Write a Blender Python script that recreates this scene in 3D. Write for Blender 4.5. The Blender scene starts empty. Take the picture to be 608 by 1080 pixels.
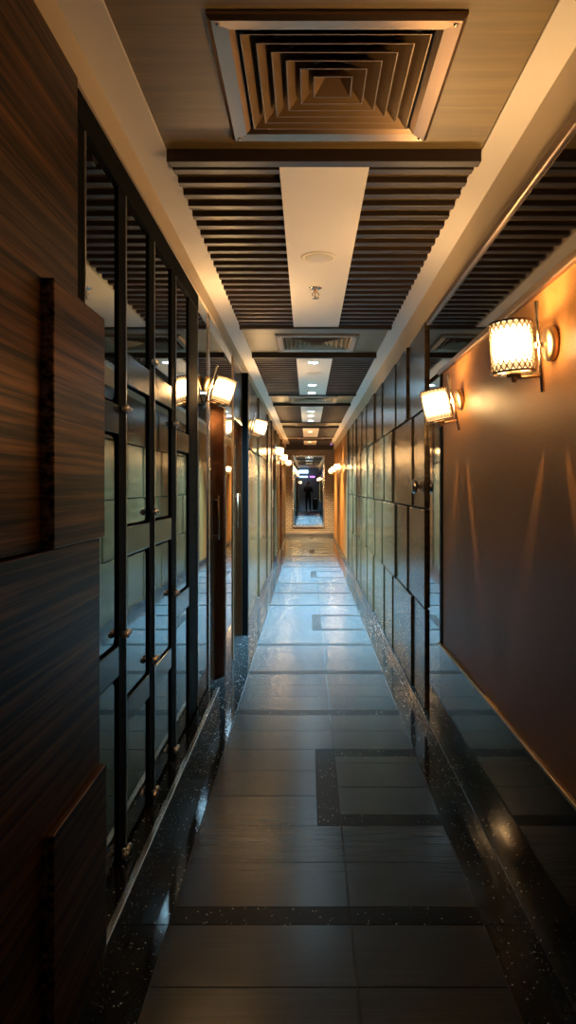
import bpy, bmesh, math, random
from mathutils import Vector, Matrix
random.seed(7)
S = bpy.context.scene
COL = S.collection
PI = math.pi

# ------------------------------------------------------------------ dimensions (metres, +Y runs down the corridor)
XL, XR = -0.635, 0.743          # finished wall faces
ZC = 2.67                       # ceiling
YE = 20.9                       # end wall
YB = -6.0                       # wall behind the camera

# ------------------------------------------------------------------ materials
def new_mat(name):
    m = bpy.data.materials.new(name); m.use_nodes = True
    nt = m.node_tree
    b = nt.nodes['Principled BSDF']
    return m, nt, b
def simple(name, col, rough=.5, metal=0, coat=0, spec=.5):
    m, nt, b = new_mat(name)
    b.inputs['Base Color'].default_value = (*col, 1)
    b.inputs['Roughness'].default_value = rough
    b.inputs['Metallic'].default_value = metal
    b.inputs['Coat Weight'].default_value = coat
    b.inputs['Specular IOR Level'].default_value = spec
    n = nt.nodes.new('ShaderNodeTexNoise'); n.inputs['Scale'].default_value = 60
    tc = nt.nodes.new('ShaderNodeTexCoord'); nt.links.new(tc.outputs['Object'], n.inputs['Vector'])
    r = nt.nodes.new('ShaderNodeMapRange')
    r.inputs['To Min'].default_value = max(0, rough*.85); r.inputs['To Max'].default_value = min(1, rough*1.15)
    nt.links.new(n.outputs['Fac'], r.inputs['Value']); nt.links.new(r.outputs['Result'], b.inputs['Roughness'])
    return m
def streaky(name, c1, c2, scale, rough=.35, detail=6, bump=.0, coat=0, metal=0, lo=.35, hi=.65, spec=.5, rvar=.0):
    m, nt, b = new_mat(name)
    tc = nt.nodes.new('ShaderNodeTexCoord'); mp = nt.nodes.new('ShaderNodeMapping')
    mp.inputs['Scale'].default_value = scale
    n = nt.nodes.new('ShaderNodeTexNoise'); n.inputs['Scale'].default_value = 1; n.inputs['Detail'].default_value = detail
    n.inputs['Roughness'].default_value = .65
    cr = nt.nodes.new('ShaderNodeValToRGB')
    cr.color_ramp.elements[0].position = lo; cr.color_ramp.elements[0].color = (*c1, 1)
    cr.color_ramp.elements[1].position = hi; cr.color_ramp.elements[1].color = (*c2, 1)
    L = nt.links.new
    L(tc.outputs['Object'], mp.inputs['Vector']); L(mp.outputs['Vector'], n.inputs['Vector']); L(n.outputs['Fac'], cr.inputs['Fac'])
    L(cr.outputs['Color'], b.inputs['Base Color'])
    b.inputs['Roughness'].default_value = rough; b.inputs['Metallic'].default_value = metal
    b.inputs['Coat Weight'].default_value = coat; b.inputs['Coat Roughness'].default_value = .12
    b.inputs['Specular IOR Level'].default_value = spec
    if rvar:
        r = nt.nodes.new('ShaderNodeMapRange')
        r.inputs['To Min'].default_value = rough-rvar; r.inputs['To Max'].default_value = rough+rvar
        L(n.outputs['Fac'], r.inputs['Value']); L(r.outputs['Result'], b.inputs['Roughness'])
    if bump:
        bp = nt.nodes.new('ShaderNodeBump'); bp.inputs['Strength'].default_value = bump; bp.inputs['Distance'].default_value = .002
        L(n.outputs['Fac'], bp.inputs['Height']); L(bp.outputs['Normal'], b.inputs['Normal'])
    return m
def emit(name, col, k):
    m, nt, b = new_mat(name)
    b.inputs['Base Color'].default_value = (.8, .8, .8, 1)
    b.inputs['Emission Color'].default_value = (*col, 1); b.inputs['Emission Strength'].default_value = k
    return m

WENGE = streaky('wenge_laminate', (.006, .003, .002), (.260, .112, .036), (45, .9, 60), rough=.37, bump=.06, lo=.42, hi=.70, rvar=.03, spec=.16, metal=.5)
PANEL = streaky('striped_laminate', (.05, .033, .016), (.18, .115, .052), (30, 1.0, 50), rough=.23, bump=.03, lo=.34, hi=.68, rvar=.03, spec=.5, metal=.45)
OAK = streaky('oak_laminate', (.17, .120, .050), (.26, .185, .078), (1.2, 28, 28), rough=.42, lo=.35, hi=.7)
SLAT = streaky('dark_slat_wood', (.016, .009, .007), (.034, .019, .014), (1.5, 40, 40), rough=.45)
TILE = streaky('streaked_porcelain', (.028, .035, .039), (.042, .050, .056), (2.5, 110, 30), rough=.25, bump=.10, lo=.3, hi=.7, rvar=.05)
GOLD = streaky('bronze_wallpaper', (.27, .128, .040), (.38, .185, .060), (160, 160, 160), rough=.42, bump=.6, lo=.3, hi=.7, detail=3, spec=.10)
PAINT = simple('beige_paint', (.62, .52, .40), .6)
SOFFIT = simple('off_white_paint', (.72, .68, .63), .55)
WHITE = simple('white_panel_paint', (.82, .78, .72), .5)
BLACK = simple('black_lacquer', (.006, .007, .008), .035, spec=.7)
FRAME = simple('black_frame_paint', (.005, .006, .007), .75, spec=.06)
RAIL = simple('charcoal_gloss', (.035, .042, .046), .16, metal=.35)
GLASSM = simple('smoked_mirror', (.20, .23, .235), .025, metal=1)
BMIRROR = simple('black_mirror', (.14, .13, .125), .04, metal=1)
MIRROR = simple('silver_mirror', (.82, .84, .84), .008, metal=1)
CHROME = simple('chrome', (.78, .74, .70), .24, metal=1)
BRASS = simple('brushed_brass', (.66, .47, .28), .40, metal=1)
BRONZE = simple('bronze_metal', (.32, .22, .15), .36, metal=1)
VANE = simple('bronze_vane_paint', (.20, .125, .060), .38, metal=.45)
COPPER = simple('copper_lacquer', (.17, .080, .036), .20, metal=.8)
DOOR = simple('dark_gloss_door', (.10, .046, .022), .15, metal=.6)
DARKJ = simple('dark_joint', (.006, .005, .005), .6)
LATTICE = simple('dark_lattice_metal', (.16, .12, .08), .35, metal=1)
CLIPM = simple('satin_nickel', (.86, .84, .86), .32, metal=1)
STEEL = simple('brushed_steel', (.45, .47, .50), .3, metal=1)
PLASTIC = simple('white_plastic', (.66, .63, .58), .4)
BLACKP = simple('black_plastic', (.012, .012, .013), .35)
BACKW = simple('grey_back_wall', (.16, .16, .165), .6)
CORE = simple('dark_wall_core', (.03, .026, .023), .7)
WARM = (1.0, .58, .23)
LAMP = emit('lit_frosted_glass', WARM, 40)
def lamp_profile():
    nt = LAMP.node_tree; b = nt.nodes['Principled BSDF']; L = nt.links.new      # the bulb sits half way up the frosted drum
    tc = nt.nodes.new('ShaderNodeTexCoord'); sx = nt.nodes.new('ShaderNodeSeparateXYZ'); mr = nt.nodes.new('ShaderNodeMath'); mr.operation = 'ABSOLUTE'
    L(tc.outputs['Object'], sx.inputs[0]); L(sx.outputs['Z'], mr.inputs[0])
    cv = nt.nodes.new('ShaderNodeMapRange'); cv.interpolation_type = 'SMOOTHSTEP'
    cv.inputs['From Min'].default_value = .002; cv.inputs['From Max'].default_value = .062
    cv.inputs['To Min'].default_value = 95; cv.inputs['To Max'].default_value = 1.3
    L(mr.outputs[0], cv.inputs['Value']); L(cv.outputs['Result'], b.inputs['Emission Strength'])
lamp_profile()
LTOP = emit('open_lamp_top', WARM, 200)
LBOT = emit('open_lamp_bottom', WARM, 5)
LED = emit('cool_led_lens', (.42, .76, 1.0), 90)
LEDW = emit('warm_led_lens', (1.0, .66, .30), 30)
BLUES = emit('blue_lit_sign', (.45, .70, 1.0), 3.0)
PURPS = emit('purple_lit_sign', (.62, .22, 1.0), 2.0)
CLOTH = simple('dark_cloth', (.020, .019, .022), .85)
SKIN = simple('skin', (.42, .25, .17), .5)
HAIR = simple('black_hair', (.010, .008, .007), .5)

def granite(name, rough, spec, k):
    m, nt, b = new_mat(name); L = nt.links.new
    tc = nt.nodes.new('ShaderNodeTexCoord')
    v = nt.nodes.new('ShaderNodeTexVoronoi'); v.inputs['Scale'].default_value = 240
    L(tc.outputs['Object'], v.inputs['Vector'])
    sep = nt.nodes.new('ShaderNodeSeparateColor'); L(v.outputs['Color'], sep.inputs['Color'])
    gt = nt.nodes.new('ShaderNodeMath'); gt.operation = 'GREATER_THAN'; gt.inputs[1].default_value = .993
    L(sep.outputs['Red'], gt.inputs[0])
    n = nt.nodes.new('ShaderNodeTexNoise'); n.inputs['Scale'].default_value = 120; n.inputs['Detail'].default_value = 4
    L(tc.outputs['Object'], n.inputs['Vector'])
    cr = nt.nodes.new('ShaderNodeValToRGB')
    cr.color_ramp.elements[0].position = .4; cr.color_ramp.elements[0].color = (.006, .007, .008, 1)
    cr.color_ramp.elements[1].position = .75; cr.color_ramp.elements[1].color = (.040*k, .044*k, .047*k, 1)
    L(n.outputs['Fac'], cr.inputs['Fac'])
    mx = nt.nodes.new('ShaderNodeMix'); mx.data_type = 'RGBA'
    L(gt.outputs[0], mx.inputs['Factor']); L(cr.outputs['Color'], mx.inputs[6]); mx.inputs[7].default_value = (.85, .85, .8, 1)
    L(mx.outputs[2], b.inputs['Base Color'])
    b.inputs['Roughness'].default_value = rough; b.inputs['Specular IOR Level'].default_value = spec
    return m
GRANITE = granite('polished_sparkle_granite', .11, .5, 1)
HONED = granite('honed_sparkle_granite', .34, .12, .45)

def brick():
    m, nt, b = new_mat('split_stone_brick'); L = nt.links.new
    tc = nt.nodes.new('ShaderNodeTexCoord'); sx = nt.nodes.new('ShaderNodeSeparateXYZ'); cx = nt.nodes.new('ShaderNodeCombineXYZ')
    L(tc.outputs['Object'], sx.inputs[0]); L(sx.outputs['X'], cx.inputs['X']); L(sx.outputs['Z'], cx.inputs['Y'])
    br = nt.nodes.new('ShaderNodeTexBrick'); L(cx.outputs[0], br.inputs['Vector'])
    br.inputs['Color1'].default_value = (.26, .215, .17, 1); br.inputs['Color2'].default_value = (.36, .30, .245, 1)
    br.inputs['Mortar'].default_value = (.09, .075, .06, 1)
    br.inputs['Scale'].default_value = 4.2; br.inputs['Mortar Size'].default_value = .03
    L(br.outputs['Color'], b.inputs['Base Color']); b.inputs['Roughness'].default_value = .55
    bp = nt.nodes.new('ShaderNodeBump'); bp.inputs['Strength'].default_value = .4; bp.invert = True
    L(br.outputs['Fac'], bp.inputs['Height']); L(bp.outputs['Normal'], b.inputs['Normal'])
    return m
BRICK = brick()

# ------------------------------------------------------------------ mesh helpers
class MB:
    def __init__(self): self.bm = bmesh.new(); self.mats = []
    def mi(self, m):
        if m not in self.mats: self.mats.append(m)
        return self.mats.index(m)
    def box(self, x0, x1, y0, y1, z0, z1, m, M=None):
        i = self.mi(m)
        vs = [self.bm.verts.new(Vector((x, y, z)) if M is None else M @ Vector((x, y, z))) for x in (x0, x1) for y in (y0, y1) for z in (z0, z1)]
        for f in ((0,1,3,2),(4,6,7,5),(0,4,5,1),(2,3,7,6),(0,2,6,4),(1,5,7,3)):
            self.bm.faces.new([vs[k] for k in f]).material_index = i
    def tube(self, p, q, r0, r1, m, n=16, caps=True, smooth=True):
        i = self.mi(m); p = Vector(p); q = Vector(q); d = (q-p).normalized()
        a = d.orthogonal().normalized(); b = d.cross(a)
        A = [self.bm.verts.new(p + r0*(math.cos(2*PI*k/n)*a + math.sin(2*PI*k/n)*b)) for k in range(n)]
        B = [self.bm.verts.new(q + r1*(math.cos(2*PI*k/n)*a + math.sin(2*PI*k/n)*b)) for k in range(n)]
        for k in range(n):
            f = self.bm.faces.new((A[k], A[(k+1)%n], B[(k+1)%n], B[k])); f.material_index = i; f.smooth = smooth
        if caps:
            self.bm.faces.new(A[::-1]).material_index = i; self.bm.faces.new(B).material_index = i
    def lathe(self, prof, origin, axis, m, n=24, smooth=True):
        # prof: list of (radius, height along axis)
        i = self.mi(m); o = Vector(origin); d = Vector(axis).normalized(); a = d.orthogonal().normalized(); b = d.cross(a)
        rings = [[self.bm.verts.new(o + h*d + r*(math.cos(2*PI*k/n)*a + math.sin(2*PI*k/n)*b)) for k in range(n)] for r, h in prof]
        for A, B in zip(rings, rings[1:]):
            for k in range(n):
                f = self.bm.faces.new((A[k], A[(k+1)%n], B[(k+1)%n], B[k])); f.material_index = i; f.smooth = smooth
        self.bm.faces.new(rings[0][::-1]).material_index = i; self.bm.faces.new(rings[-1]).material_index = i
    def poly_x(self, pts, x0, x1, m):
        # polygon in the YZ plane extruded along X
        i = self.mi(m)
        A = [self.bm.verts.new((x0, y, z)) for y, z in pts]; B = [self.bm.verts.new((x1, y, z)) for y, z in pts]
        n = len(pts)
        self.bm.faces.new(A).material_index = i; self.bm.faces.new(B[::-1]).material_index = i
        for k in range(n):
            self.bm.faces.new((A[k], B[k], B[(k+1)%n], A[(k+1)%n])).material_index = i
    def wedge(self, x0, x1a, x1b, y0, y1, z0, z1, m):
        # a slab on a wall whose face leans: x1a proud at y0, x1b at y1
        i = self.mi(m); P = ((x0, y0), (x1a, y0), (x1b, y1), (x0, y1))
        A = [self.bm.verts.new((x, y, z0)) for x, y in P]; B = [self.bm.verts.new((x, y, z1)) for x, y in P]
        self.bm.faces.new(A).material_index = i; self.bm.faces.new(B[::-1]).material_index = i
        for k in range(4): self.bm.faces.new((A[k], B[k], B[(k+1)%4], A[(k+1)%4])).material_index = i
    def build(self, name, parent=None, bevel=0, loc=None, segs=2):
        bmesh.ops.recalc_face_normals(self.bm, faces=self.bm.faces[:])
        me = bpy.data.meshes.new(name); self.bm.to_mesh(me); self.bm.free()
        for m in self.mats: me.materials.append(m)
        o = bpy.data.objects.new(name, me); COL.objects.link(o)
        if parent: o.parent = parent
        if loc: o.location = loc
        if bevel:
            md = o.modifiers.new('bevel', 'BEVEL'); md.width = bevel; md.segments = segs; md.limit_method = 'ANGLE'
        return o
def thing(name, label, cat, loc=(0,0,0), group=None):
    o = bpy.data.objects.new(name, None); COL.objects.link(o); o.location = loc; o.empty_display_size = .1
    return tag(o, label, cat, group)
def tag(o, label, cat, group=None):
    o['label'] = label; o['category'] = cat
    if group: o['group'] = group
    return o
def struct(o, label=None):
    o['kind'] = 'structure'
    if label: o['label'] = label
    return o
def rrect(y0, y1, z0, z1, r=.035, n=5):
    pts = []
    for cy, cz, a0 in ((y1-r, z1-r, 0), (y0+r, z1-r, PI/2), (y0+r, z0+r, PI), (y1-r, z0+r, 1.5*PI)):
        for k in range(n+1):
            a = a0 + PI/2*k/n; pts.append((cy + r*math.cos(a), cz + r*math.sin(a)))
    return pts

# ------------------------------------------------------------------ floor
f = MB(); g = .0024
TX0, TXM, TX1 = -.46, .143, .583
f.box(-.80, .86, YB-.1, YE+.1, -.08, -.004, DARKJ)
def slab(x0, x1, y0, y1, m):
    y0 = max(y0, YB); y1 = min(y1, YE)
    if y1-y0 < .02: return
    f.box(x0+g, x1-g, y0+g, y1-g, -.004, 0, m)
def rowtiles(y0, n, left=True, right=True, d=.3, xl1=TXM):
    for k in range(n):
        if left: slab(TX0, xl1, y0+k*d, y0+(k+1)*d, TILE)
        if right: slab(TXM, TX1, y0+k*d, y0+(k+1)*d, TILE)
for k in range(-3, 6):
    b = 2.4 + 4.2*k
    def strip(y): slab(TX0, TXM, y, y+.1, HONED); slab(TXM, TX1, y, y+.1, HONED)
    strip(b); rowtiles(b+.1, 2)
    c = b+.7
    rowtiles(c, 3, right=False, xl1=TXM-.1); slab(TXM-.1, TXM, c, c+.9, HONED)
    slab(TXM, TX1, c, c+.1, HONED)
    slab(TXM, TX1, c+.1, c+.4, TILE); slab(TXM, TX1, c+.4, c+.7, TILE); slab(TXM, TX1, c+.7, c+.8, TILE)
    slab(TXM, TX1, c+.8, c+.9, HONED)
    rowtiles(c+.9, 2); strip(b+2.2); rowtiles(b+2.3, 3); strip(b+3.2); rowtiles(b+3.3, 3)
y = YB
while y < YE:
    slab(-.735, TX0, y, y+1.2, GRANITE); slab(TX1, .765, y, y+1.2, GRANITE); y += 1.2
struct(f.build('floor'))

# ------------------------------------------------------------------ shell
w = MB(); w.box(-.90, -.735, YB, YE, 0, ZC, CORE); WL = struct(w.build('wall_left'))
w = MB(); w.box(.765, .95, YB, YE, 0, ZC, CORE); WR = struct(w.build('wall_right'))
w = MB(); w.box(-.90, .95, YE, YE+.15, 0, ZC+.06, BRICK); WE = struct(w.build('wall_end'))
w = MB(); w.box(-.90, .95, YB-.15, YB, 0, ZC+.06, BACKW); struct(w.build('wall_back'))
w = MB(); w.box(-.90, .95, YB, YE, ZC, ZC+.06, OAK); struct(w.build('ceiling'))
w = MB(); w.box(-.735, -.512, YB, YE, ZC-.008, ZC, SOFFIT); struct(w.build('trim_1', bevel=.002))
w = MB(); w.box(.628, .765, YB, YE, ZC-.008, ZC, SOFFIT); struct(w.build('trim_2', bevel=.002))
w = MB(); w.box(-.735, -.628, YB, YE, 2.556, ZC-.008, PAINT); struct(w.build('trim_3', bevel=.002))
w = MB(); w.box(.738, .765, YB, YE, 2.475, ZC-.008, PAINT); struct(w.build('trim_4', bevel=.002))
# header above the end mirror and steel skirting
w = MB(); w.box(-.63, .73, YE-.06, YE, 2.50, ZC-.008, SLAT); struct(w.build('trim_5', bevel=.003))
w = MB(); w.box(-.66, .74, YE-.03, YE, 0, .11, STEEL); struct(w.build('baseboard_end', bevel=.004))
# skirtings
w = MB(); w.box(.707, .765, YB, YE-.03, 0, .062, GRANITE); struct(w.build('baseboard_right', bevel=.004))
w = MB()
w.box(-.735, -.56, YB, 4.60, 0, .168, GRANITE)
w.box(-.735, -.60, 7.16, 12.1, 0, .085, GRANITE); w.box(-.735, -.60, 14.05, 16.0, 0, .085, GRANITE); w.box(-.735, -.60, 16.95, YE-.03, 0, .085, GRANITE)
struct(w.build('baseboard_left', bevel=.004))
w = MB(); w.box(-.582, -.559, YB, 4.60, .168, .177, CHROME); struct(w.build('trim_6', bevel=.003))

# ------------------------------------------------------------------ left wall: wenge slabs near the camera
def lslab(xf, y0, y1, z0, z1, m=WENGE, bev=.003):
    b = MB(); b.box(-.735, xf, y0, y1, z0, z1, m); return b.build('wall_panel', WL, bevel=bev)
lslab(-.620, -3.0, 1.955, 1.912, 2.551); lslab(-.620, YB, -3.004, 1.912, 2.551)
lslab(-.582, .55, 1.586, 1.312, 1.908); lslab(-.556, 1.588, 1.985, 1.312, 1.908); lslab(-.560, -.6, .546, 1.312, 1.908); lslab(-.58, YB, -.604, 1.312, 1.908)
lslab(-.570, .9, 1.985, .694, 1.308); lslab(-.578, YB, .896, .694, 1.308)
lslab(-.576, .5, 1.572, .17, .690); lslab(-.552, 1.574, 1.990, .17, .690); lslab(-.560, YB, .496, .17, .690)

# ------------------------------------------------------------------ left wall: smoked mirror screen in a black frame
GS = thing('mirror_screen', 'tall black framed screen of staggered smoked mirror panes on the left wall', 'mirror screen', (0, 2.0, .177))
def part(mb, name, parent, bevel=0):
    # geometry is given in world metres; shift it to the parent's base
    o = mb.build(name, parent, bevel); o.data.transform(Matrix.Translation(-parent.matrix_basis.translation)); return o
b = MB(); b.box(-.735, -.655, 1.992, 4.19, .177, 2.551, FRAME); part(b, 'back_board', GS)
posts = [(1.992, 2.075), (2.44, 2.54), (2.91, 3.01), (3.38, 3.50), (3.875, 4.19)]
for k, (a, c) in enumerate(posts):
    b = MB(); b.box(-.656, -.637, a, c, .182, 2.545, FRAME); part(b, 'post', GS, .003)
    b = MB(); b.box(-.650, -.634, c-.012, c, .182, 2.545, STEEL); part(b, 'edge_strip', GS, .001)
b = MB(); b.box(-.656, -.632, 1.995, 4.185, 2.462, 2.549, FRAME); part(b, 'top_beam', GS, .003)
cols = [(2.075, 2.44), (2.54, 2.91), (3.01, 3.38), (3.50, 3.875)]
rows_a = [(.185, .806), (.92, 1.62), (1.73, 2.456)]
rows_b = [(.185, .600), (.705, 1.20), (1.312, 1.805), (1.922, 2.456)]
for k, (a, c) in enumerate(cols):
    rows = rows_a if k in (0, 3) else rows_b
    for z0, z1 in rows:
        b = MB(); b.poly_x(rrect(a+.004, c-.022, z0+.004, z1-.004), -.654, -.645, GLASSM); part(b, 'mirror_pane', GS, .0015)
    for (p0, p1), (q0, q1) in zip(rows, rows[1:]):
        b = MB(); b.box(-.654, -.636, a+.001, c+.001, p1+.006, q0-.006, RAIL); part(b, 'rail', GS, .003)
def clip(y, z):
    c = MB()
    c.tube((-.655, y, z), (-.612, y, z), .008, .008, CHROME, 12)
    c.lathe([(.004, 0), (.015, .001), (.015, .008), (.005, .012)], (-.624, y, z), (1, 0, 0), CHROME, 16)
    c.tube((-.622, y-.044, z), (-.622, y+.044, z), .007, .007, CHROME, 10)
    for s in (-1, 1):
        c.lathe([(.003, -.006), (.011, -.005), (.011, .005), (.003, .006)], (-.622, y+s*.026, z), (0, 1, 0), CHROME, 14)
    c.mats = [CLIPM]; part(c, 'clip', GS)
for y, z in ((2.49, 1.715), (2.49, .945), (2.49, .20), (2.96, 1.955), (2.96, 1.345), (2.96, .745), (2.96, .205), (3.44, 1.745), (3.44, .945), (3.44, .205)):
    clip(y, z)

# ------------------------------------------------------------------ left wall: mirror strips and recessed doors
def lbox(name, x1, y0, y1, z0, z1, m, bev=.002, x0=-.735):
    b = MB(); b.box(x0, x1, y0, y1, z0, z1, m); return b.build(name, WL, bevel=bev)
lbox('mirror_strip', -.637, 4.195, 4.60, .18, 2.551, GLASSM)
lbox('edge_post', -.628, 4.605, 4.645, 0, 2.551, CHROME)
lbox('door_header', -.637, 4.65, 5.58, 2.05, 2.551, GLASSM)
lbox('mirror_strip', -.637, 5.585, 6.12, 0, 2.551, GLASSM)
lbox('edge_post', -.628, 5.565, 5.585, 0, 2.05, CHROME); lbox('edge_post', -.628, 6.12, 6.14, 0, 2.551, BRASS)
lbox('door_header', -.637, 6.145, 7.05, 2.05, 2.551, PANEL)
lbox('header_edge', -.630, 6.145, 7.05, 2.03, 2.05, CHROME)
lbox('fin', -.585, 7.055, 7.15, 0, 2.556, FRAME)
def door(n, y0, y1, z1=2.045):
    d = MB(); d.box(-.735, -.700, y0+.006, y1-.006, .004, z1-.006, DOOR); d = struct(d.build('door_%d' % n, bevel=.003))
    j = MB()
    j.box(-.735, -.640, y0-.02, y0+.005, 0, z1, COPPER); j.box(-.735, -.640, y1-.005, y1+.02, 0, z1, COPPER); j.box(-.735, -.64, y0+.005, y1-.005, z1-.005, z1, COPPER)
    j.build('door_frame', d, .002)
    h = MB(); yy = y1-.10
    h.tube((-.672, yy, 1.05), (-.672, yy, 1.38), .008, .008, BRONZE, 14)
    h.tube((-.702, yy, 1.08), (-.672, yy, 1.08), .006, .006, BRONZE, 10); h.tube((-.702, yy, 1.35), (-.672, yy, 1.35), .006, .006, BRONZE, 10)
    h.build('door_handle', d)
    return d
door(1, 4.67, 5.545); door(2, 6.165, 7.03)
# striped laminate bays farther along
def lpan(y0, y1, z0, z1, xf=-.612): 
    b = MB(); b.wedge(-.735, xf, xf-.018, y0+.05, y1-.02, z0+.009, z1-.009, PANEL); b.build('wall_panel', WL, bevel=.003)
for a, c in ((7.16, 8.96), (8.96, 10.8), (10.8, 12.1)):
    lpan(a, c, .085, 1.83, -.600)
for a, c in ((7.16, 8.9), (8.9, 10.9), (10.9, 12.1)):
    lpan(a, c, 1.835, 2.551, -.600)
lbox('pilaster', -.600, 12.11, 12.35, 0, 2.551, COPPER); lbox('mirror_strip', -.637, 12.36, 13.05, 0, 2.551, GLASSM)
lbox('door_header', -.637, 13.06, 14.0, 2.05, 2.551, COPPER); door(3, 13.08, 13.98)
lpan(14.03, 15.0, .085, 2.551); lpan(15.0, 15.95, .085, 2.551)
lbox('door_header', -.637, 15.97, 16.93, 2.05, 2.551, COPPER); door(4, 15.99, 16.91)
lbox('pilaster', -.600, 16.95, 17.2, 0.085, 2.551, COPPER)
for a, c in ((17.21, 18.4), (18.4, 19.6), (19.6, 20.87)): lpan(a, c, .085, 2.551)

# ------------------------------------------------------------------ right wall
def rbox(name, x0, y0, y1, z0, z1, m, bev=.002, x1=.765):
    b = MB(); b.box(x0, x1, y0, y1, z0, z1, m); return b.build(name, WR, bevel=bev)
rbox('black_glass_dado', .741, YB, 4.055, .062, .566, BLACK)
rbox('wallpaper_field', .743, YB, 3.99, .580, 2.070, GOLD)
rbox('dado_rail', .728, YB, 4.06, .566, .580, BRASS, .004)
rbox('picture_rail', .726, YB, 4.06, 2.070, 2.098, BRONZE, .005)
rbox('field_border', .737, 3.99, 4.055, .580, 2.070, FRAME)
rbox('mirror_strip', .741, 4.06, 4.462, .062, 2.070, GLASSM)
rbox('black_mirror_frieze', .741, YB, 4.462, 2.098, 2.440, BMIRROR)
rbox('cornice_strip', .728, YB, 4.462, 2.440, 2.475, BRONZE, .006)
A = [4.47, 5.28, 6.0, 7.1, 7.9, 9.0, 9.8, 10.9, 11.7, 12.75, 13.2]
B = [4.47, 5.04, 6.2, 6.93, 8.05, 8.9, 10.0, 10.8, 11.9, 12.7, 13.2]
for (z0, z1), J, ph in (((.062, .69), B, 0), ((.69, 1.31), A, 1), ((1.31, 1.93), B, 1), ((1.93, 2.475), A, 0)):
    for k, (a, c) in enumerate(zip(J, J[1:])):
        d = (0, .005, .002)[(k+2*ph) % 3]
        b = MB(); b.wedge(.765, .725-d, .736-d, a+.030, c-.015, z0+.007, z1-.007, PANEL); b.build('wall_panel', WR, bevel=.003)
rbox('field_border', .728, 13.21, 13.33, .062, 2.475, FRAME)
rbox('field_border', .724, 13.33, 13.37, .062, 2.475, CHROME)
rbox('wallpaper_field', .743, 13.37, YE, .062, 2.475, GOLD)
for yy in (15.6, 18.2): rbox('field_border', .736, yy, yy+.04, .062, 2.475, BRASS)

# round knob on the panelled wall
K = thing('door_knob', 'round chrome knob on the panelled right wall beside the narrow mirror strip', 'knob', (.732, 4.70, 1.45))
b = MB(); b.lathe([(.030, 0), (.047, .0), (.047, .006), (.030, .010)], (.004, 0, 0), (-1, 0, 0), BRONZE, 28); b.build('rose', K)
b = MB(); b.lathe([(.016, 0), (.016, .022), (.040, .026), (.046, .034), (.046, .050), (.038, .058), (.012, .060)], (0, 0, 0), (-1, 0, 0), CHROME, 28); b.build('grip', K)

# ------------------------------------------------------------------ slatted ceiling rafts with a white centre panel
PX0, PX1 = -.107, .229
names = ['nearest dark slatted ceiling raft, with a loudspeaker and sprinkler in its white panel',
         'second dark slatted ceiling raft, just beyond the small louvred vent',
         'third dark slatted ceiling raft along the corridor, lit by cool downlights',
         'fourth dark slatted ceiling raft, with a yellowish lit centre panel',
         'farthest short dark slatted ceiling raft in front of the end wall']
bays = [(2.62, 5.46), (6.62, 9.46), (10.62, 13.46), (14.62, 17.46), (18.62, 20.80)]
for (y0, y1), nm in zip(bays, names):
    R = thing('ceiling_raft', nm, 'slatted ceiling', (.06, y0, ZC), 'slatted ceiling rafts')
    n = int(round((y1-y0)/.1185)); p = (y1-y0)/n
    for k in range(n+1):
        wd, hh = (.05, .046) if k in (0, n) else (.042, .024)
        yy = y0 + k*p
        if k == n: yy = y1-.05
        b = MB()
        if k in (0, n): b.box(-.512, .628, yy, yy+wd, ZC-hh, ZC, SLAT)
        else:
            b.box(-.512, PX0, yy, yy+wd, ZC-hh, ZC, SLAT); part(b, 'slat', R, .003)
            b = MB(); b.box(PX1, .628, yy, yy+wd, ZC-hh, ZC, SLAT)
        part(b, 'slat', R, .003)
    b = MB(); b.box(PX0, PX1, y0+.052, y1-.052, ZC-.032, ZC-.001, WHITE); part(b, 'centre_panel', R, .002)
ZP = ZC-.032

# ------------------------------------------------------------------ louvred air vents
def make_vent():
    V = bpy.data.objects.new('ceiling_vent', None); COL.objects.link(V)
    H = .338; I = .270
    fr = MB(); i = fr.mi(BRONZE)
    prof = [(H, 0), (H, -.010), (H-.012, -.020), (I+.014, -.016), (I, -.004), (I-.004, .03)]
    rings = []
    for r, z in prof: rings.append([fr.bm.verts.new((sx*r, sy*r, z)) for sx, sy in ((-1,-1),(1,-1),(1,1),(-1,1))])
    for P, Q in zip(rings, rings[1:]):
        for k in range(4): fr.bm.faces.new((P[k], P[(k+1)%4], Q[(k+1)%4], Q[k])).material_index = i
    fr.build('frame', V)
    nb = 6
    for j in range(nb):
        a = I-.012 - j*(I-.03)/nb                # bottom half-width
        t = a-.080                               # top half-width (blades flare outward at the bottom)
        vn = MB(); i = vn.mi(VANE); th = .0025
        zb, zt = -.012, .056
        if t < .005: t = .005
        P = []
        for r, z in ((a, zb), (t, zt), (t-th if t > .01 else .002, zt), (a-th*1.6, zb)):
            P.append([vn.bm.verts.new((sx*r, sy*r, z)) for sx, sy in ((-1,-1),(1,-1),(1,1),(-1,1))])
        for q in range(4):
            U, W = P[q], P[(q+1)%4]
            for k in range(4): vn.bm.faces.new((U[k], U[(k+1)%4], W[(k+1)%4], W[k])).material_index = i
        vn.build('vane', V)
    bk = MB(); bk.box(-I, I, -I, I, .064, .070, DARKJ)
    for sx in (-1, 1):
        bk.box(sx*I-.003, sx*I+.003, -I, I, .0, .066, DARKJ); bk.box(-I, I, sx*I-.003, sx*I+.003, .0, .066, DARKJ)
    bk.build('duct_box', V)
    for sx in (-1, 1):
        for sy in (-1, 1):
            s = MB(); s.lathe([(.007, 0), (.007, .003), (.004, .005)], (sx*(H-.028), sy*(H-.028), -.0175), (0, 0, -1), CHROME, 12); s.build('screw', V)
    return V
def dup(root, loc):
    r = root.copy(); COL.objects.link(r); r.location = loc
    for ch in root.children:
        c = ch.copy(); COL.objects.link(c); c.parent = r
        for gch in ch.children:
            d = gch.copy(); COL.objects.link(d); d.parent = c
    return r
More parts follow.
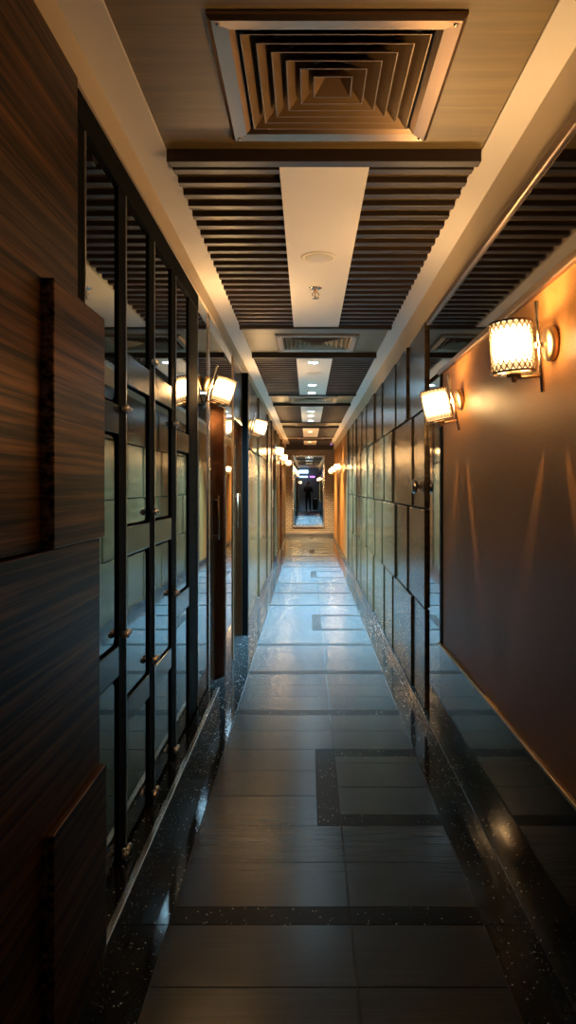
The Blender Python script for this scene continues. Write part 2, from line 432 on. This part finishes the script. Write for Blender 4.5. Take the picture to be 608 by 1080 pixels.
vent_labels = ['large square bronze louvred ceiling vent nearest the viewer', 'second square louvred ceiling vent, between the first and second slatted rafts',
               'third square louvred ceiling vent along the corridor', 'fourth square louvred ceiling vent, beyond the cool downlights',
               'farthest louvred ceiling vent, near the end wall']
V0 = make_vent()
ROOT_OF = {}
for k, yv in enumerate((2.195, 6.15, 10.15, 14.10, 18.10)):
    v = V0 if k == 0 else dup(V0, (0, 0, 0))
    v.location = (.075, yv, ZC-.0005)
    tag(v, vent_labels[k], 'air vent', 'square louvred ceiling vents')
# cut the duct openings in the ceiling slab
cm = MB()
for yv in (2.195, 6.15, 10.15, 14.10, 18.10): cm.box(.075-.276, .075+.276, yv-.276, yv+.276, ZC-.02, ZC+.075, DARKJ)
cut = cm.build('vent_cutter')
ceil = bpy.data.objects['ceiling']
md = ceil.modifiers.new('cut', 'BOOLEAN'); md.object = cut; md.operation = 'DIFFERENCE'; md.solver = 'EXACT'
dg = bpy.context.evaluated_depsgraph_get()
nm_ = bpy.data.meshes.new_from_object(ceil.evaluated_get(dg)); ceil.modifiers.clear(); ceil.data = nm_
bpy.data.objects.remove(cut, do_unlink=True)

# ------------------------------------------------------------------ speaker, sprinkler, downlights
sp = thing('ceiling_speaker', 'round white flush loudspeaker in the nearest white ceiling panel', 'speaker', (.055, 3.76, ZP))
b = MB(); b.lathe([(.070, 0), (.072, -.004), (.092, -.004), (.092, .0), (.070, .0)], (0, 0, 0), (0, 0, 1), WHITE, 40); b.build('bezel', sp)
b = MB(); b.lathe([(.070, -.001), (.069, -.004), (.040, -.007), (.005, -.008)], (0, 0, 0), (0, 0, 1), PLASTIC, 40); b.build('grille', sp)
sk = thing('sprinkler', 'small chrome fire sprinkler head hanging from the nearest white ceiling panel', 'sprinkler', (.045, 4.34, ZP))
b = MB(); b.lathe([(.012, 0), (.040, -.001), (.036, -.005), (.014, -.010)], (0, 0, 0), (0, 0, 1), CHROME, 28); b.build('escutcheon', sk)
b = MB(); b.tube((0, 0, -.008), (0, 0, -.025), .011, .009, BRASS, 12)
for s in (-1, 1):
    b.tube((s*.008, 0, -.022), (s*.020, 0, -.040), .004, .004, CHROME, 8); b.tube((s*.020, 0, -.040), (s*.004, 0, -.062), .004, .004, CHROME, 8)
b.tube((0, 0, -.025), (0, 0, -.060), .0035, .0035, BRASS, 8); b.build('body', sk)
b = MB(); b.lathe([(.003, 0), (.022, -.001), (.022, -.004), (.003, -.006)], (0, 0, -.060), (0, 0, 1), CHROME, 20); b.build('deflector', sk)
for yy, lb in ((7.6, 'round flush loudspeaker in the second white ceiling panel'), (10.9, 'round flush loudspeaker in the third white ceiling panel')):
    s2 = dup(sp, (.06, yy, ZP)); s2['label'] = lb
def make_down(lens):
    D = bpy.data.objects.new('downlight', None); COL.objects.link(D)
    b = MB(); b.lathe([(.046, 0), (.048, -.004), (.062, -.004), (.064, 0), (.046, 0)], (0, 0, 0), (0, 0, 1), PLASTIC, 28); b.build('trim_ring', D)
    b = MB(); b.lathe([(.045, -.0005), (.045, -.002)], (0, 0, 0), (0, 0, 1), lens, 20); b.build('lens', D)
    return D
dl = [(6.95, 'first', 'second'), (8.5, 'middle', 'second'), (9.2, 'last', 'second'), (11.5, 'first', 'third'), (12.2, 'middle', 'third'), (13.1, 'last', 'third')]
D0 = make_down(LED)
for k, (yy, o1, o2) in enumerate(dl):
    d = D0 if k == 0 else dup(D0, (0, 0, 0))
    d.location = (.05, yy, ZP); tag(d, 'cool white round downlight, %s of three in the %s white ceiling panel' % (o1, o2), 'downlight', 'ceiling downlights')
D1 = make_down(LEDW)
for k, (yy, o2) in enumerate(((15.8, 'fourth'), (19.4, 'farthest'))):
    d = D1 if k == 0 else dup(D1, (0, 0, 0))
    d.location = (.05, yy, ZP); tag(d, 'warm yellow round downlight in the %s white ceiling panel' % o2, 'downlight', 'ceiling downlights')

dr = dup(D0, (.05, -3.6, ZC-.0005)); tag(dr, 'added cool round downlight behind the person, put in to silhouette them in the end mirror', 'downlight', 'ceiling downlights')  # added fitting, brightens the space behind the person so they stand out
def beam(yy, col, watts):
    l = bpy.data.lights.new('downlight_beam', 'SPOT'); l.color = col; l.energy = watts; l.spot_size = math.radians(104); l.spot_blend = .9; l.shadow_soft_size = .04
    o = bpy.data.objects.new('downlight_beam', l); COL.objects.link(o); o.location = (.05, yy, ZP-.006)
for yy, *_ in dl: beam(yy, (.36, .74, 1.0), 3100)
beam(-3.6, (.40, .74, 1.0), 900)  # beam of the added rear downlight, lights the floor behind the person
for yy in (15.8, 19.4): beam(yy, (1.0, .66, .30), 2400)

# ------------------------------------------------------------------ wall sconces
# local frame: wall plane at x=0, the lamp reaches out along -x (right wall); turned round for the left wall
def make_sconce():
    Sx = bpy.data.objects.new('wall_sconce', None); COL.objects.link(Sx)
    b = MB(); b.lathe([(.047, 0), (.052, .003), (.052, .018), (.046, .025), (.010, .027)], (0, 0, 0), (-1, 0, 0), BRASS, 32); b.build('back_plate', Sx)
    b = MB(); b.tube((-.024, 0, 0), (-.050, 0, 0), .009, .009, CHROME, 14); b.lathe([(.004, 0), (.010, .002), (.010, .008), (.004, .011)], (-.048, 0, 0), (-1, 0, 0), CHROME, 16); b.build('pivot', Sx)
    b = MB(); b.tube((-.044, 0, -.143), (-.044, 0, .132), .0065, .0065, CHROME, 14); b.build('rod', Sx)
    b = MB(); b.tube((-.044, 0, -.094), (-.128, 0, -.094), .0048, .0048, BRASS, 12)
    b.lathe([(.004, -.018), (.008, -.014), (.011, .006), (.004, .008)], (-.128, 0, -.090), (0, 0, 1), BRASS, 16); b.build('arm', Sx)
    # lattice shade
    cx, r, z0, z1 = -.128, .064, -.078, .070
    sh = MB(); i = sh.mi(LATTICE)
    N, st = 22, 9
    for hand in (-1, 1):
        for k in range(N):
            prev = None
            for s in range(st+1):
                t = s/st; a = 2*PI*k/N + hand*t*2*PI*5.2/N; z = z0+(z1-z0)*t
                da = .0019/r
                q = [sh.bm.verts.new((cx+rr*math.cos(a+e), rr*math.sin(a+e), z)) for rr, e in ((r, -da), (r, da), (r-.0018, da), (r-.0018, -da))]
                if prev:
                    for j in range(4): sh.bm.faces.new((prev[j], prev[(j+1)%4], q[(j+1)%4], q[j])).material_index = i
                prev = q
    for zz in (z0, z1):
        rg = []
        for rr, dz in ((r+.0015, -.003), (r+.0015, .003), (r-.003, .003), (r-.003, -.003)):
            rg.append([sh.bm.verts.new((cx+rr*math.cos(2*PI*k/40), rr*math.sin(2*PI*k/40), zz+dz)) for k in range(40)])
        for q in range(4):
            for k in range(40): sh.bm.faces.new((rg[q][k], rg[q][(k+1)%40], rg[(q+1)%4][(k+1)%40], rg[(q+1)%4][k])).material_index = i
    for k in range(3):
        a = 2*PI*k/3
        sh.tube((cx, 0, z0), (cx+r*math.cos(a), r*math.sin(a), z0), .002, .002, CHROME, 6)
    sho = sh.build('lamp_shade', Sx)
    b = MB(); b.tube((cx, 0, z0+.006), (cx, 0, z1-.004), .057, .057, LAMP, 20, caps=False)
    b.tube((cx, 0, z0+.0062), (cx, 0, z0+.0064), .0565, .0565, LBOT, 20); b.tube((cx, 0, z1-.0066), (cx, 0, z1-.0064), .0565, .0565, LTOP, 20); b.build('diffuser', sho)
    b = MB(); b.lathe([(.022, -.012), (.022, .004), (.012, .006)], (cx, 0, z0), (0, 0, 1), BRASS, 16); b.build('lamp_holder', sho)
    return Sx
SC0 = make_sconce(); first = [True]
def sconce(side, y, z, tilt, label):
    s = SC0 if first[0] else dup(SC0, (0, 0, 0)); first[0] = False
    if side == 'R': s.location = (.7425, y, z); s.rotation_euler = (0, -math.radians(tilt), 0)
    else:
        s.location = (left_face(y)+.0005, y, z); s.rotation_euler = (0, math.radians(tilt), PI)
        s.rotation_euler = (Matrix.Rotation(PI, 3, 'Z') @ Matrix.Rotation(-math.radians(tilt), 3, 'Y')).to_euler()
    tag(s, label, 'wall lamp', 'lattice wall sconces')
def left_face(y):
    return -.603 if 7.16 < y < 12 else (-.600 if 12.1 < y < 12.35 else -.637 if y < 7 and y > 2 else -.612 if y > 2 else -.581)
sconce('R', 2.186, 1.88, 4, 'lit lattice drum sconce on the bronze right wall, largest and nearest the viewer')
sconce('R', 3.487, 1.87, 12, 'lit lattice drum sconce tilted on the bronze right wall, next to the panelled stretch')
sconce('L', 4.44, 2.08, 18, 'lit lattice drum sconce tilted beside the smoked mirror screen on the left')
sconce('L', 7.30, 2.08, 14, 'lit lattice drum sconce on the left wall just past the second recessed door')
sconce('L', 12.23, 2.05, 5, 'lit sconce on the left copper pilaster, third from the viewer on that side')
sconce('L', 14.9, 2.05, 5, 'lit sconce on the left wall past the third door, fourth on that side')
sconce('L', 18.1, 2.05, 4, 'lit sconce on the left wall nearest the end mirror')
sconce('R', 15.3, 1.87, 4, 'lit sconce on the far bronze right wall, first beyond the panelled stretch')
sconce('R', 17.2, 1.87, 4, 'lit sconce on the far bronze right wall, middle of the far three')
sconce('R', 19.2, 1.87, 4, 'lit sconce on the far bronze right wall, nearest the end mirror')
sconce('L', -3.0, 1.70, 4, 'lit sconce seen only in the end mirror, on the left of the person')
sconce('R', -3.0, 1.87, 4, 'lit sconce seen only in the end mirror, on the right of the person')

# added spots in place of rays off the polished pivot, below both near lamps
for yp, k in ((2.186, .5), (3.487, 1.0)):
    for sgn in (-1, 1):
        l = bpy.data.lights.new('added_ray_spot', 'SPOT'); l.color = WARM; l.energy = 40*k; l.spot_size = math.radians(13); l.spot_blend = .8; l.shadow_soft_size = .004
        o = bpy.data.objects.new('added_ray_spot', l); COL.objects.link(o); o.location = (.700, yp, 1.76)
        d = Vector((.743, yp+sgn*.19, 1.36)) - Vector(o.location); o.rotation_euler = d.to_track_quat('-Z', 'Y').to_euler()

# ------------------------------------------------------------------ end mirror
ME = thing('wall_mirror', 'tall silver framed mirror on the brick end wall of the corridor', 'mirror', (.015, YE, .27))
mx0, mx1, mz0, mz1 = -.445, .478, .27, 2.335
b = MB(); b.box(mx0+.03, mx1-.03, YE-.022, YE-.016, mz0+.03, mz1-.03, MIRROR); part(b, 'mirror_glass', ME)
b = MB()
b.box(mx0, mx0+.035, YE-.035, YE-.001, mz0, mz1, CHROME); b.box(mx1-.035, mx1, YE-.035, YE-.001, mz0, mz1, CHROME)
b.box(mx0+.035, mx1-.035, YE-.035, YE-.001, mz0, mz0+.035, CHROME); b.box(mx0+.035, mx1-.035, YE-.035, YE-.001, mz1-.035, mz1, CHROME)
b.box(mx0+.03, mx1-.03, YE-.015, YE-.001, mz0+.03, mz1-.03, FRAME)
part(b, 'frame', ME, .004)
# purple light strip under the end header
b = MB(); b.box(.20, .70, YE-.075, YE-.062, 2.645, 2.656, PURPS)
tag(b.build('light_strip', bevel=.003), 'thin purple light strip along the header at the end of the corridor', 'light strip')

# ------------------------------------------------------------------ what the end mirror shows behind the camera
b = MB(); b.box(-.60, .02, -5.6, -5.52, 2.30, 2.52, BLUES)
tag(b.build('lit_sign', bevel=.005), 'pale blue lit sign board high behind the person, seen in the end mirror', 'sign')
b = MB(); b.box(-.55, .0, -5.5, -5.42, 2.02, 2.13, BLUES)
tag(b.build('lit_sign', bevel=.005), 'narrow white lit sign strip under the larger blue sign, seen in the end mirror', 'sign')
b = MB(); b.box(.12, .46, -5.5, -5.42, 2.02, 2.13, PURPS)
tag(b.build('lit_sign', bevel=.005), 'purple lit sign strip beside the white one, seen in the end mirror', 'sign')
lb = thing('litter_bin', 'black litter bin standing behind the person, seen in the end mirror', 'bin', (.46, -3.2, 0))
b = MB(); b.box(-.17, .17, -.15, .15, 0, .62, BLACKP); b.build('body', lb, .012)
b = MB(); b.box(-.18, .18, -.16, .16, .62, .80, BLACKP); b.box(-.12, .12, .158, .164, .66, .75, STEEL); b.build('lid', lb, .015)

# ------------------------------------------------------------------ the person (reflected in the end mirror)
def skin_mesh(name, verts, edges, radii, mats, root=0, sub=2):
    me = bpy.data.meshes.new(name); me.from_pydata(verts, edges, [])
    o = bpy.data.objects.new(name, me); COL.objects.link(o)
    for m in mats: me.materials.append(m)
    o.modifiers.new('skin', 'SKIN'); sd = o.modifiers.new('sub', 'SUBSURF'); sd.levels = sub; sd.render_levels = sub
    sv = me.skin_vertices[0].data
    for k, r in enumerate(radii):
        sv[k].radius = r if isinstance(r, tuple) else (r, r); sv[k].use_root = (k == root)
    dg = bpy.context.evaluated_depsgraph_get(); dg.update()
    nm = bpy.data.meshes.new_from_object(o.evaluated_get(dg))
    o.modifiers.clear(); o.data = nm
    if len(nm.materials) == 0:
        for m in mats: nm.materials.append(m)
    for p in nm.polygons: p.use_smooth = True
    return o
PV = []; PE = []; PR = []
def v(x, y, z, r, to=None):
    PV.append((x, y, z)); PR.append(r)
    if to is not None: PE.append((to, len(PV)-1))
    return len(PV)-1
pel = v(0, 0, .93, (.145, .10))
wst = v(0, .01, 1.10, (.145, .10), pel); chs = v(0, 0, 1.28, (.17, .115), wst); ush = v(0, -.01, 1.39, (.10, .07), chs)
nk = v(0, .0, 1.45, .050, ush); hd0 = v(0, .015, 1.53, .072, nk); hd1 = v(0, .018, 1.61, .082, hd0); hd2 = v(0, .012, 1.675, .055, hd1)
ends = []
for s in (-1, 1):
    hp = v(s*.085, 0, .87, .098, pel); kn = v(s*.100, .02, .49, .068, hp); an = v(s*.105, -.01, .09, .050, kn)
    he = v(s*.118, .0, .045, .040, an); to = v(s*.135, .15, .028, (.042, .026), he)
    shd = v(s*.175, -.01, 1.365, .065, ush); el = v(s*.235, .10, 1.12, .048, shd); wr = v(s*.095, .26, 1.33, .026, el)
    pm = v(s*.080, .285, 1.385, (.016, .034), wr); pk = v(s*.076, .292, 1.435, (.014, .032), pm)
    for j, (ln, dy) in enumerate(((.050, .012), (.056, .004), (.052, -.004), (.040, -.012))):
        a1 = v(s*(.074-.004*j), .300+dy, 1.428-.006*j, .0085, pk)
        a2 = v(s*(.058), .312+dy*1.1, 1.445-.010*j, .0080, a1)
        a3 = v(s*(.058-ln*.5), .316+dy, 1.444-.012*j, .0068, a2)
    t1 = v(s*.064, .280, 1.395, .010, pm); t2 = v(s*.048, .278, 1.420, .0085, t1); t3 = v(s*.040, .282, 1.440, .0075, t2)
PB = (.02, -.375, 0)
pb = skin_mesh('body', PV, PE, PR, [CLOTH, SKIN])
PT = thing('person', 'person in dark clothes holding up a phone, reflected in the end mirror', 'person', PB)
pb.parent = PT
def is_skin(c):
    return c.z > 1.455 or (c.y > .245 and c.z > 1.30)
for p in pb.data.polygons:
    p.material_index = 1 if is_skin(p.center) else 0
# hair cap, ears, eyes, nose, mouth
hb = MB(); bmesh.ops.create_uvsphere(hb.bm, u_segments=20, v_segments=12, radius=1)
hb.mi(HAIR)
for q in hb.bm.verts:
    d = q.co.copy()
    k = 1.0
    q.co = Vector((d.x*.086, d.y*.098-.010 - (.03 if d.z < 0 and d.y > 0 else 0), 1.625 + d.z*(.088 if d.z > 0 else .10)))
    if d.y > .25 and d.z < .25: q.co.y -= .055
hb.build('hair', PT)
fc = MB()
for s in (-1, 1):
    fc.lathe([(.004, -.012), (.011, -.004), (.012, .004), (.004, .012)], (s*.030, .088, 1.600), (0, 0, 1), HAIR, 10)
    fc.lathe([(.004, -.028), (.012, -.012), (.014, .014), (.005, .026)], (s*.083, .01, 1.585), (0, 0, 1), SKIN, 10)
fc.tube((0, .088, 1.600), (0, .108, 1.565), .008, .014, SKIN, 10); fc.lathe([(.003, -.024), (.008, -.010), (.008, .010), (.003, .024)], (0, .088, 1.535), (1, 0, 0), SKIN, 10)
fc.build('face', PT)
ph = thing('mobile_phone', 'dark mobile phone held upright by the person, reflected in the end mirror', 'phone', (.02, -.038, 1.42))
b = MB(); b.box(-.036, .036, -.004, .004, -.075, .075, BLACKP); b.build('case', ph, .003)
b = MB(); b.lathe([(.008, 0), (.008, .002), (.004, .0025)], (.0, .004, .052), (0, 1, 0), BLACK, 14); b.build('lens', ph)

# ------------------------------------------------------------------ world, camera, view
W = bpy.data.worlds.new('World'); S.world = W; W.use_nodes = True
W.node_tree.nodes['Background'].inputs['Color'].default_value = (.02, .025, .03, 1)
W.node_tree.nodes['Background'].inputs['Strength'].default_value = .05
cd = bpy.data.cameras.new('camera'); cam = bpy.data.objects.new('camera', cd); COL.objects.link(cam)
cam.location = (0, 0, 1.45); cam.rotation_euler = (PI/2, 0, 0)
cd.sensor_fit = 'VERTICAL'; cd.sensor_height = 24; cd.sensor_width = 24*608/1080
cd.lens = 765/1080*24
cd.shift_x = -21/1080; cd.shift_y = -27/1080
cd.clip_start = .02
S.camera = cam
S.view_settings.view_transform = 'Standard'; S.view_settings.look = 'None'
S.view_settings.gamma = 1; S.view_settings.use_curve_mapping = False
S.view_settings.exposure = 0.0
